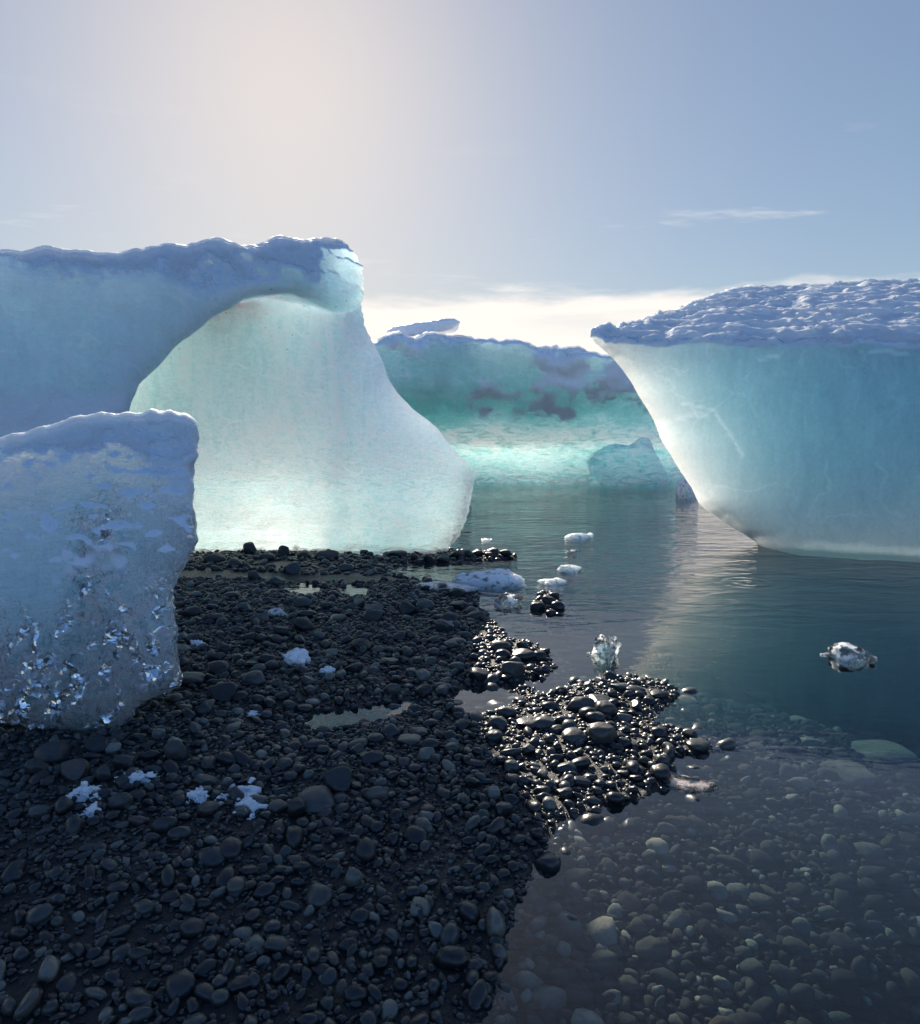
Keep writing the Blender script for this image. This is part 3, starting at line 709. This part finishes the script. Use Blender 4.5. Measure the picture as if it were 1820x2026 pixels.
# ------------------------------------------------------------------ stones
def icosphere(sub):
    bm = bmesh.new(); bmesh.ops.create_icosphere(bm, subdivisions=sub, radius=1)
    v = np.array([x.co[:] for x in bm.verts]); f = np.array([[w.index for w in p.verts] for p in bm.faces]); bm.free()
    return v, f
def stone_shape(seed, sub, angular=.0):
    v, f = icosphere(sub)
    rg = np.random.default_rng(seed)
    k = rg.uniform(2.1, 3.0)
    r = (np.abs(v) ** k).sum(1) ** (1 / k); v = v / r[:, None]
    v = v * (1 + .16 * perlin(v * .9 + seed * 3.7, seed) + .07 * perlin(v * 2.1 + seed, seed + 5))[:, None]
    for _ in range(int(2 + angular * 6)):
        n = rg.normal(size=3); n /= np.linalg.norm(n); lim = rg.uniform(.62, .92)
        d = v @ n; over = np.maximum(d - lim, 0)
        v = v - n * (over * (.75 + .2 * angular))[:, None]
    return v, f
PROTO_HI = [stone_shape(100 + k, 4, .9 if k % 4 == 0 else .2) for k in range(24)]
PROTO_LO = [stone_shape(100 + k, 2, 1.5 if k % 2 == 0 else .5) for k in range(24)]
COB_ME = []
for k, (v, f) in enumerate(PROTO_HI):
    me = mesh('cobble', v, f); me.materials.append(MAT_COBBLE); COB_ME.append(me)

PLACED = []          # x, y, radius of every separate stone
def cobble(x, y, rx, ry, rz, hue, label, group=None, proto=None, yaw=None, sink=.45, name='cobble', z=None, lean=(0, 0)):
    me = COB_ME[proto if proto is not None else random.randrange(24)]
    o = bpy.data.objects.new(name, me); COL.objects.link(o)
    g = float(gz(x, y)[0]) if z is None else z
    o.location = (x, y, g + rz * (1 - sink)); o.scale = (rx, ry, rz)
    o.rotation_euler = (lean[0], lean[1], random.uniform(-.5, .5) if yaw is None else yaw)
    o['hue'] = float(hue)
    PLACED.append((x, y, max(rx, ry)))
    return tag(o, label, 'stone', group)

# named stones: px, py (middle), width in px, height/width, hue, label, angular?
NAMED = [
 (495, 1089, 26, 1.05, .30, 'upright wedge-shaped dark stone at the foot of the tall iceberg', 0),
 (562, 1094, 22, 1.1, .25, 'squat upright dark stone second along the row under the glowing ice', 4),
 (645, 1099, 44, .5, .28, 'broad rounded dark stone in the row under the glowing ice', 1),
 (426, 1106, 44, .5, .32, 'wide smooth dark stone in the row nearest the front ice block', 2),
 (528, 1103, 30, .6, .45, 'oval greenish stone leaning by the upright wedge stone', 3),
 (604, 1099, 28, .65, .2, 'round black stone between the squat upright stone and the broad stone', 5),
 (786, 1096, 42, .36, .3, 'long flat log-like stone under the glowing ice face', 6),
 (849, 1107, 22, .9, .1, 'blocky black stone standing at the rim of the bright inlet', 8),
 (822, 1106, 18, .9, .1, 'narrow black stone in the rim of the bright inlet, next to the blocky one', 12),
 (876, 1106, 26, .7, .08, 'black wet stone ending the rim of the bright inlet', 7),
 (722, 1093, 22, .6, .2, 'small pointed stone against the base of the tall iceberg', 16),
 (502, 1140, 22, .9, .4, 'upright pointed stone on the muddy strip behind the shingle', 0),
 (458, 1178, 30, .5, .35, 'low oval stone beside the muddy strip behind the shingle', 9),
 (424, 1222, 40, .55, .38, 'broad humped stone beside the front ice block, midway down its edge', 10),
 (505, 1342, 48, .58, .62, 'smooth pale grey oval stone in the middle shingle', 11),
 (539, 1316, 32, .6, .45, 'smooth mid-grey stone just above the pale grey oval stone', 13),
 (431, 1322, 46, .62, .34, 'large dark humped stone next to the front ice block', 14),
 (375, 1342, 60, .42, .42, 'flat wide olive-grey stone tucked beside the front ice block', 15),
 (440, 1369, 54, .66, .12, 'large blue-black rounded stone close to the front ice block foot', 17),
 (477, 1380, 28, .75, .2, 'round dark stone leaning on the large blue-black stone', 18),
 (645, 1199, 24, .7, .3, 'rounded dark stone below the twin bright puddles', 19),
 (740, 1202, 38, .55, .78, 'brown angular stone on the shingle near the shore', 20),
 (990, 1279, 40, .6, .35, 'rounded dark stone on the shingle point by the calm water', 21),
 (1036, 1296, 46, .55, .25, 'large smooth dark stone at the shingle point by the calm water', 22),
 (1016, 1323, 46, .68, .66, 'big olive-brown blocky stone at the shingle point', 4),
 (950, 1333, 44, .6, .4, 'angular dark grey stone beside the long glassy ice plate', 8),
 (1068, 1299, 26, .8, .1, 'black wet stone at the very tip of the shingle point', 23),
 (1001, 1411, 36, .72, .5, 'round grey stone on the bank of the lilac puddle', 3),
 (1076, 1430, 46, .55, .55, 'smooth grey oval stone on the spit beside a long dark stone', 2),
 (1044, 1431, 48, .36, .3, 'long dark slanting stone on the spit', 6),
 (978, 1457, 34, .7, .35, 'dark round stone on the near side of the lilac puddle', 9),
 (627, 1579, 78, .56, .58, 'biggest smooth grey oval stone in the near shingle', 11),
 (668, 1543, 52, .85, .28, 'large dome-shaped dark stone behind the biggest grey oval stone', 17),
 (551, 1594, 40, .6, .66, 'ring-marked rounded stone beside the biggest grey oval stone', 13),
 (586, 1604, 34, 1.0, .2, 'tall dark stone wedged beside the biggest grey oval stone', 16),
 (740, 1501, 40, .65, .2, 'dark smooth stone alone in fine wet gravel of the near shingle', 18),
 (826, 1448, 38, .5, .35, 'flat dark stone on the near side of the olive puddle', 15),
 (809, 1464, 48, .38, .6, 'long pale grey flat stone on the near side of the olive puddle', 6),
 (407, 1543, 42, .6, .55, 'pale green-grey stone behind the brightest snow patch', 8),
 (349, 1489, 42, .85, .5, 'tall angular grey stone with a slanting top on the near shingle', 0),
 (315, 1452, 26, .75, .8, 'pinkish brown stone just in front of the near ice block', 19),
 (1146, 1308, 32, .42, .12, 'lone dark stone surrounded by calm water below the spiky ice', 21),
 (1147, 1393, 52, .55, .66, 'sunlit brown-grey rounded stone in the pile on the spit', 1),
 (1199, 1402, 44, .68, .7, 'sunlit round tan-grey stone in the pile on the spit', 5),
 (1192, 1452, 56, .72, .68, 'big faceted sunlit stone on the spit, the largest there', 0),
 (1137, 1453, 52, .5, .66, 'smooth sunlit oval stone next to the big faceted stone', 11),
 (1226, 1357, 36, .5, .62, 'flat sunlit stone on the crest of the spit', 10),
 (1254, 1364, 38, .42, .66, 'broad sunlit stone on the crest of the spit toward the water', 14),
 (1304, 1373, 34, .5, .4, 'blue-grey sunlit stone near the tip of the spit', 22),
 (1183, 1384, 48, .4, .45, 'long dark sunlit slab stone lying across the pile on the spit', 15),
 (1178, 1421, 36, .7, .45, 'round grey stone between the tan-grey stone and the big faceted stone', 3),
 (1112, 1428, 30, .8, .2, 'dark blocky stone in the pile on the spit', 12),
 (1356, 1384, 42, .4, .8, 'reddish brown stone under water off the tip of the spit', 2),
 (1500, 1364, 50, .36, .88, 'pale green stone under clear water, most distant of the bright ones', 6),
 (1553, 1393, 44, .45, .92, 'speckled pale stone under clear water in the middle of the shallows', 20),
 (1674, 1530, 92, .36, .80, 'very large flat olive stone under clear water', 15),
 (1740, 1497, 120, .28, .86, 'long pale flat stone under water behind the very large flat one', 6),
 (1382, 1471, 44, .42, .6, 'blue-grey stone breaking the surface at the side of the spit', 9),
 (1423, 1342, 36, .42, .9, 'small pale stone under water just beyond the spit', 1),
 (1582, 1420, 34, .4, .93, 'whitish stone under clear water in the sunless shallows', 5),
 (106, 1489, 62, .66, .45, 'large egg-shaped grey stone in front of the near ice block', 11),
 (74, 1520, 44, .8, .35, 'angular dark grey stone below the large egg-shaped stone', 8),
 (148, 1524, 48, .8, .72, 'round speckled grey stone below the large egg-shaped stone', 17),
 (206, 1535, 32, .9, .4, 'small upright round stone beside the speckled stone', 13),
 (245, 1506, 42, .75, .35, 'dark rounded stone with flat top in front of the near ice block', 10),
 (190, 1474, 50, .62, .2, 'black rounded stone touching the foot of the near ice block', 14),
 (240, 1588, 40, .75, .4, 'blue-grey rounded stone between two thin snow patches', 18),
 (79, 1605, 38, .6, .6, 'green-grey oval stone near the beach corner', 21),
 (272, 1573, 30, .6, .35, 'small oval stone beside the thin grey snow patch', 23),
]
for px, py, w, asp, hue, label, pr in NAMED:
    c = ground_at(px, py + w * asp * .30)
    s = math.hypot(c[1], CAM_H - c[2]) / FPX
    view = math.atan2(CAM_H - c[2], c[1])
    rx = w * s * .5; ry = rx * random.uniform(.75, .95)
    vis = w * asp * s * .5
    rz = max(math.sqrt(max(vis ** 2 - (ry * math.sin(view)) ** 2, 0)) / math.cos(view) * 1.05, rx * .34)
    cobble(c[0], c[1], rx, ry, rz, hue, label, proto=pr, yaw=random.uniform(-.25, .25), sink=.5 if rz < rx * .9 else .3)

SHOAL = [(1072, 1180, 20), (1096, 1182, 22), (1062, 1196, 18), (1084, 1192, 26), (1102, 1202, 24), (1064, 1208, 30), (1090, 1208, 20), (1108, 1212, 18)]
for px, py, w in SHOAL:
    c = ground_at(px, py + 3); s = math.hypot(c[1], CAM_H) / FPX
    cobble(c[0], c[1], w * s * .5, w * s * .42, w * s * .36, .1, 'black wet stone of the little shoal standing in the water', 'stones of the little shoal', sink=.3, z=max(c[2], -.02))
for px, py, w in [(1000, 1098, 22), (968, 1101, 18), (985, 1103, 14), (945, 1098, 20), (915, 1078, 18), (926, 1080, 16), (905, 1079, 14), (1012, 1101, 12), (925, 1100, 24), (905, 1102, 28)]:
    c = ground_at(px, py + 2); s = math.hypot(c[1], CAM_H) / FPX
    cobble(c[0], c[1], w * s * .5, w * s * .42, w * s * .36, .06, 'black wet stone in the line running into the water past the tall iceberg', 'stones in the line past the tall iceberg', sink=.3, z=max(c[2], -.03))
# zones that the remaining separate stones are told apart by
def zone(px, py):
    if py < 1125 and px < 900: return 'row at the foot of the tall iceberg'
    if px > 1010 and 1335 < py < 1470: return 'sunlit pile on the spit'
    if px > 1000 and 1470 <= py: return 'lower flank of the spit'
    if px > 880 and py < 1350: return 'shingle point by the calm water'
    if py < 1230: return 'shingle behind the middle of the beach'
    if py < 1400: return 'shingle in the middle of the beach'
    if py < 1500: return 'shingle around the olive puddle'
    return 'nearest shingle'
def px_of(x, y, z):
    c, s = math.cos(PITCH), math.sin(PITCH)
    yy, zz = y, z - CAM_H
    f = yy * c - zz * s; u = yy * s + zz * c
    return CX + FPX * x / f, CY - FPX * u / f
ICE_PX = [(-50, 800, 352, 1452)]
def free(x, y, r, k=.8):
    return all((x - a) ** 2 + (y - b) ** 2 > (k * (r + c)) ** 2 for a, b, c in PLACED)
HUES = [('black', .05), ('dark grey', .3), ('grey-green', .55), ('brown', .77), ('pale grey', .86)]
made, tries = 0, 0
target = 300 - len(PLACED)
while made < target and tries < 20000:
    tries += 1
    py = 1100 + 520 * random.random() ** .8; px = random.uniform(-10, 1420)
    if px < 345 and py < 1455: continue
    if px < 260 and py < 1480: continue
    c = ground_at(px, py)
    if c[2] < .012: continue
    s = math.hypot(c[1], CAM_H) / FPX
    r = min(max(random.uniform(10, 19) * s, .024), .075) * (1.0 if py > 1250 else 1.15)
    if not free(c[0], c[1], r): continue
    hn, hv = random.choices(HUES, (4, 6, 3, 1.2, .7))[0]
    shape = random.choice(('rounded', 'oval', 'flat', 'angular'))
    rz = r * {'rounded': .72, 'oval': .55, 'flat': .36, 'angular': .62}[shape]; ry = r * (.9 if shape == 'rounded' else random.uniform(.6, .8))
    pr = random.choice((0, 4, 8, 12, 16, 20)) if shape == 'angular' else random.choice([k for k in range(24) if k % 4])
    zn = zone(px, py)
    cobble(c[0], c[1], r, ry, rz, hv + random.uniform(-.05, .05), f'{shape} {hn} stone in the {zn}', f'{shape} {hn} stones in the {zn}', proto=pr, yaw=random.uniform(0, 3.1), sink=.5, lean=(random.uniform(-.25, .25), random.uniform(-.25, .25)))
    made += 1

# the shingle: everything smaller, one body of stones nobody could count
def shingle():
    VS, FS, HS = [], [], []; base = 0
    big = np.array(PLACED)
    def batch(n, xr, yr, rlo, rhi, keep, lift, seed, pale=0.0):
        nonlocal base
        rg = np.random.default_rng(seed)
        x = rg.uniform(*xr, n); y = rg.uniform(*yr, n)
        z = gz(x, y); k = keep(x, y, z); x, y, z = x[k], y[k], z[k]
        r = rlo * (rhi / rlo) ** (rg.random(len(x)) ** 2.2)
        ok = np.ones(len(x), bool)
        for a, b, c in big: ok &= (x - a) ** 2 + (y - b) ** 2 > (.80 * c + .35 * r) ** 2
        # thin out overlaps among themselves on a grid
        order = np.argsort(-r); cell = {}
        cs = rhi * 2
        for i in order:
            if not ok[i]: continue
            ci, cj = int(x[i] // cs), int(y[i] // cs); hit = False
            for a in (-1, 0, 1):
                for b in (-1, 0, 1):
                    for j in cell.get((ci + a, cj + b), ()):
                        if (x[i] - x[j]) ** 2 + (y[i] - y[j]) ** 2 < (.62 * (r[i] + r[j])) ** 2: hit = True; break
                    if hit: break
                if hit: break
            if hit: ok[i] = False
            else: cell.setdefault((ci, cj), []).append(i)
        x, y, z, r = x[ok], y[ok], z[ok], r[ok]
        for i in range(len(x)):
            v, f = PROTO_LO[rg.integers(24)]
            a, tx, ty = rg.uniform(0, 6.28), rg.normal(0, .3), rg.normal(0, .3)
            s = np.array((1, rg.uniform(.5, .95), rg.uniform(.28, .75))) * r[i]
            m = np.array(Matrix.Rotation(a, 3, 'Z') @ Matrix.Rotation(tx, 3, 'X') @ Matrix.Rotation(ty, 3, 'Y'))
            VS.append((v * s) @ m.T + (x[i], y[i], z[i] + s[2] * lift)); FS.append(f + base); base += len(v)
            hue = min(.84, rg.beta(1.1, 1.9)) if not pale else .22 + .70 * rg.beta(1.5, 1.5)
            HS.append(np.full(len(v), hue))
    def mud(x, y):
        f = fbm(np.stack((x * .7, y * 1.6, np.zeros(len(x))), 1), 3, 77)
        strip = np.exp(-((y - 7.25) / .45) ** 2) * sstep(-.2, -1.0, x) * sstep(-4.6, -3.6, x)
        return f + .9 * strip < .30
    land = lambda x, y, z: (z > .0) & mud(x, y)
    near = lambda x, y, z: (z > .0) & (np.abs(x) < .72 * y + .5)
    batch(3000, (-3.6, 1.8), (1.3, 7.4), .030, .058, near, .45, 1)
    batch(30000, (-3.6, 1.8), (1.3, 7.4), .013, .032, near, .30, 2)
    batch(14000, (-2.2, 1.5), (1.3, 4.2), .008, .016, near, .35, 5)
    batch(5500, (-5.2, 1.4), (7.0, 10.2), .028, .065, land, .35, 3)
    batch(26000, (-.4, 3.6), (1.2, 5.0), .012, .028, lambda x, y, z: (z <= .0) & (z > -.40) & (x < .72 * y + .4), .3, 6, .75)
    batch(9000, (-.4, 4.2), (1.2, 6.6), .022, .062, lambda x, y, z: (z <= -.02) & (z > -.55) & (x < .72 * y + .4), .3, 4, .75)
    v = np.concatenate(VS); f = np.concatenate(FS); hs = np.concatenate(HS)
    me = mesh('shingle', v, f); attr(me, 'hue', hs)
    print('shingle stones', len(VS), 'verts', len(v))
    tag(link('shingle', me, MAT_SHINGLE), 'dark wet shingle covering the beach and the bed of the shallows', 'shingle', kind='stuff')
shingle()

# ------------------------------------------------------------------ sky, sun
W = bpy.data.worlds.new('World'); SC.world = W; W.use_nodes = True
nt = W.node_tree; nt.nodes.clear()
class WN(Mat):
    def __init__(self, tree): self.t = tree
N = WN(nt)
out = N.n('ShaderNodeOutputWorld'); bg = N.n('ShaderNodeBackground', {'Strength': .095})
sky = N.n('ShaderNodeTexSky', sky_type='NISHITA', sun_disc=False, sun_elevation=SUN_EL, sun_rotation=SUN_AZ, altitude=0, air_density=1.0, dust_density=0.5, ozone_density=2.0)
dirv = N.n('ShaderNodeTexCoord').outputs['Generated']
sep = N.n('ShaderNodeSeparateXYZ', {0: dirv}); zc = sep.outputs[2]
# soften the glare round the sun: c / (1 + c / k)
def comp(k):
    lum = N.n('ShaderNodeVectorMath', {0: sky.outputs[0], 1: (.3, .5, .2)}, operation='DOT_PRODUCT').outputs['Value']
    f = N.math('DIVIDE', 1.0, N.math('ADD', 1.0, N.math('DIVIDE', lum, k)))
    nd = N.n('ShaderNodeVectorMath', {0: sky.outputs[0]}, operation='SCALE'); N.set(nd, 'Scale', f)
    return nd.outputs[0]
away = N.n('ShaderNodeVectorMath', {0: dirv, 1: tuple(SUN_DIR)}, operation='DOT_PRODUCT').outputs['Value']
hs = N.n('ShaderNodeHueSaturation', {'Color': comp(9.0), 'Saturation': 1.2, 'Value': 1.0}).outputs[0]
def tint(c, t): return N.n('ShaderNodeVectorMath', {0: c, 1: t}, operation='MULTIPLY').outputs[0]
base = N.n('ShaderNodeMix', {'Factor': N.step(away, .80, -.2), 6: tint(comp(8.0), (1.045, 1.0, .95)), 7: tint(hs, (1.32, 1.35, 1.62))}, data_type='RGBA').outputs[2]
den = N.math('ADD', N.math('MAXIMUM', zc, 0.0), .06)
pl = N.n('ShaderNodeCombineXYZ', {0: N.math('DIVIDE', sep.outputs[0], den), 1: N.math('DIVIDE', sep.outputs[1], den), 2: 0.0}).outputs[0]
edge = N.math('ADD', zc, N.math('MULTIPLY', N.math('SUBTRACT', N.noise(N.scaled(dirv, (1, 1, 5)), 5.5, 5, .6), .5), .055))
bank = N.step(edge, .194, .174)
bank = N.math('MULTIPLY', bank, N.step(N.noise(N.scaled(dirv, (1.0, 1.0, 12)), 3.2, 5, .55), .25, .65, .70, 1.08))
bank = N.math('MULTIPLY', bank, N.step(sep.outputs[1], -.1, .6))
wis = N.math('MULTIPLY', N.step(N.noise(N.scaled(pl, (.55, 1.4, 1)), 1.5, 6, .6, .4), .57, .76), N.step(zc, .45, .22, 0.0, .7))
cl = N.math('MAXIMUM', bank, wis)
cm = N.n('ShaderNodeMix', {'Factor': cl, 6: base, 7: (6.9, 6.5, 6.1, 1)}, data_type='RGBA')
N.set(bg, 'Color', cm.outputs[2]); nt.links.new(bg.outputs[0], out.inputs[0])

sl = bpy.data.lights.new('sun', 'SUN'); sl.energy = 5.0; sl.angle = R(.55); sl.color = (1.0, .90, .76)
so = bpy.data.objects.new('sun', sl); COL.objects.link(so)
so.rotation_euler = SUN_DIR.to_track_quat('Z', 'Y').to_euler(); so.location = (-6, 30, 14)

cam = bpy.data.cameras.new('camera'); cam.sensor_fit = 'HORIZONTAL'; cam.sensor_width = 36; cam.lens = 36 * FPX / 1820; cam.clip_start = .05; cam.clip_end = 6000
co = bpy.data.objects.new('camera', cam); COL.objects.link(co)
co.location = (0, 0, CAM_H); co.rotation_euler = (math.pi / 2 - PITCH, 0, 0); SC.camera = co

SC.view_settings.view_transform = 'Standard'; SC.view_settings.look = 'None'; SC.view_settings.exposure = 0.7; SC.view_settings.gamma = 1
cy = SC.cycles
cy.use_denoising = True; cy.max_bounces = 14; cy.diffuse_bounces = 4; cy.glossy_bounces = 6; cy.transmission_bounces = 10; cy.volume_bounces = 1; cy.transparent_max_bounces = 16
cy.sample_clamp_indirect = 8; cy.caustics_refractive = False; cy.caustics_reflective = False
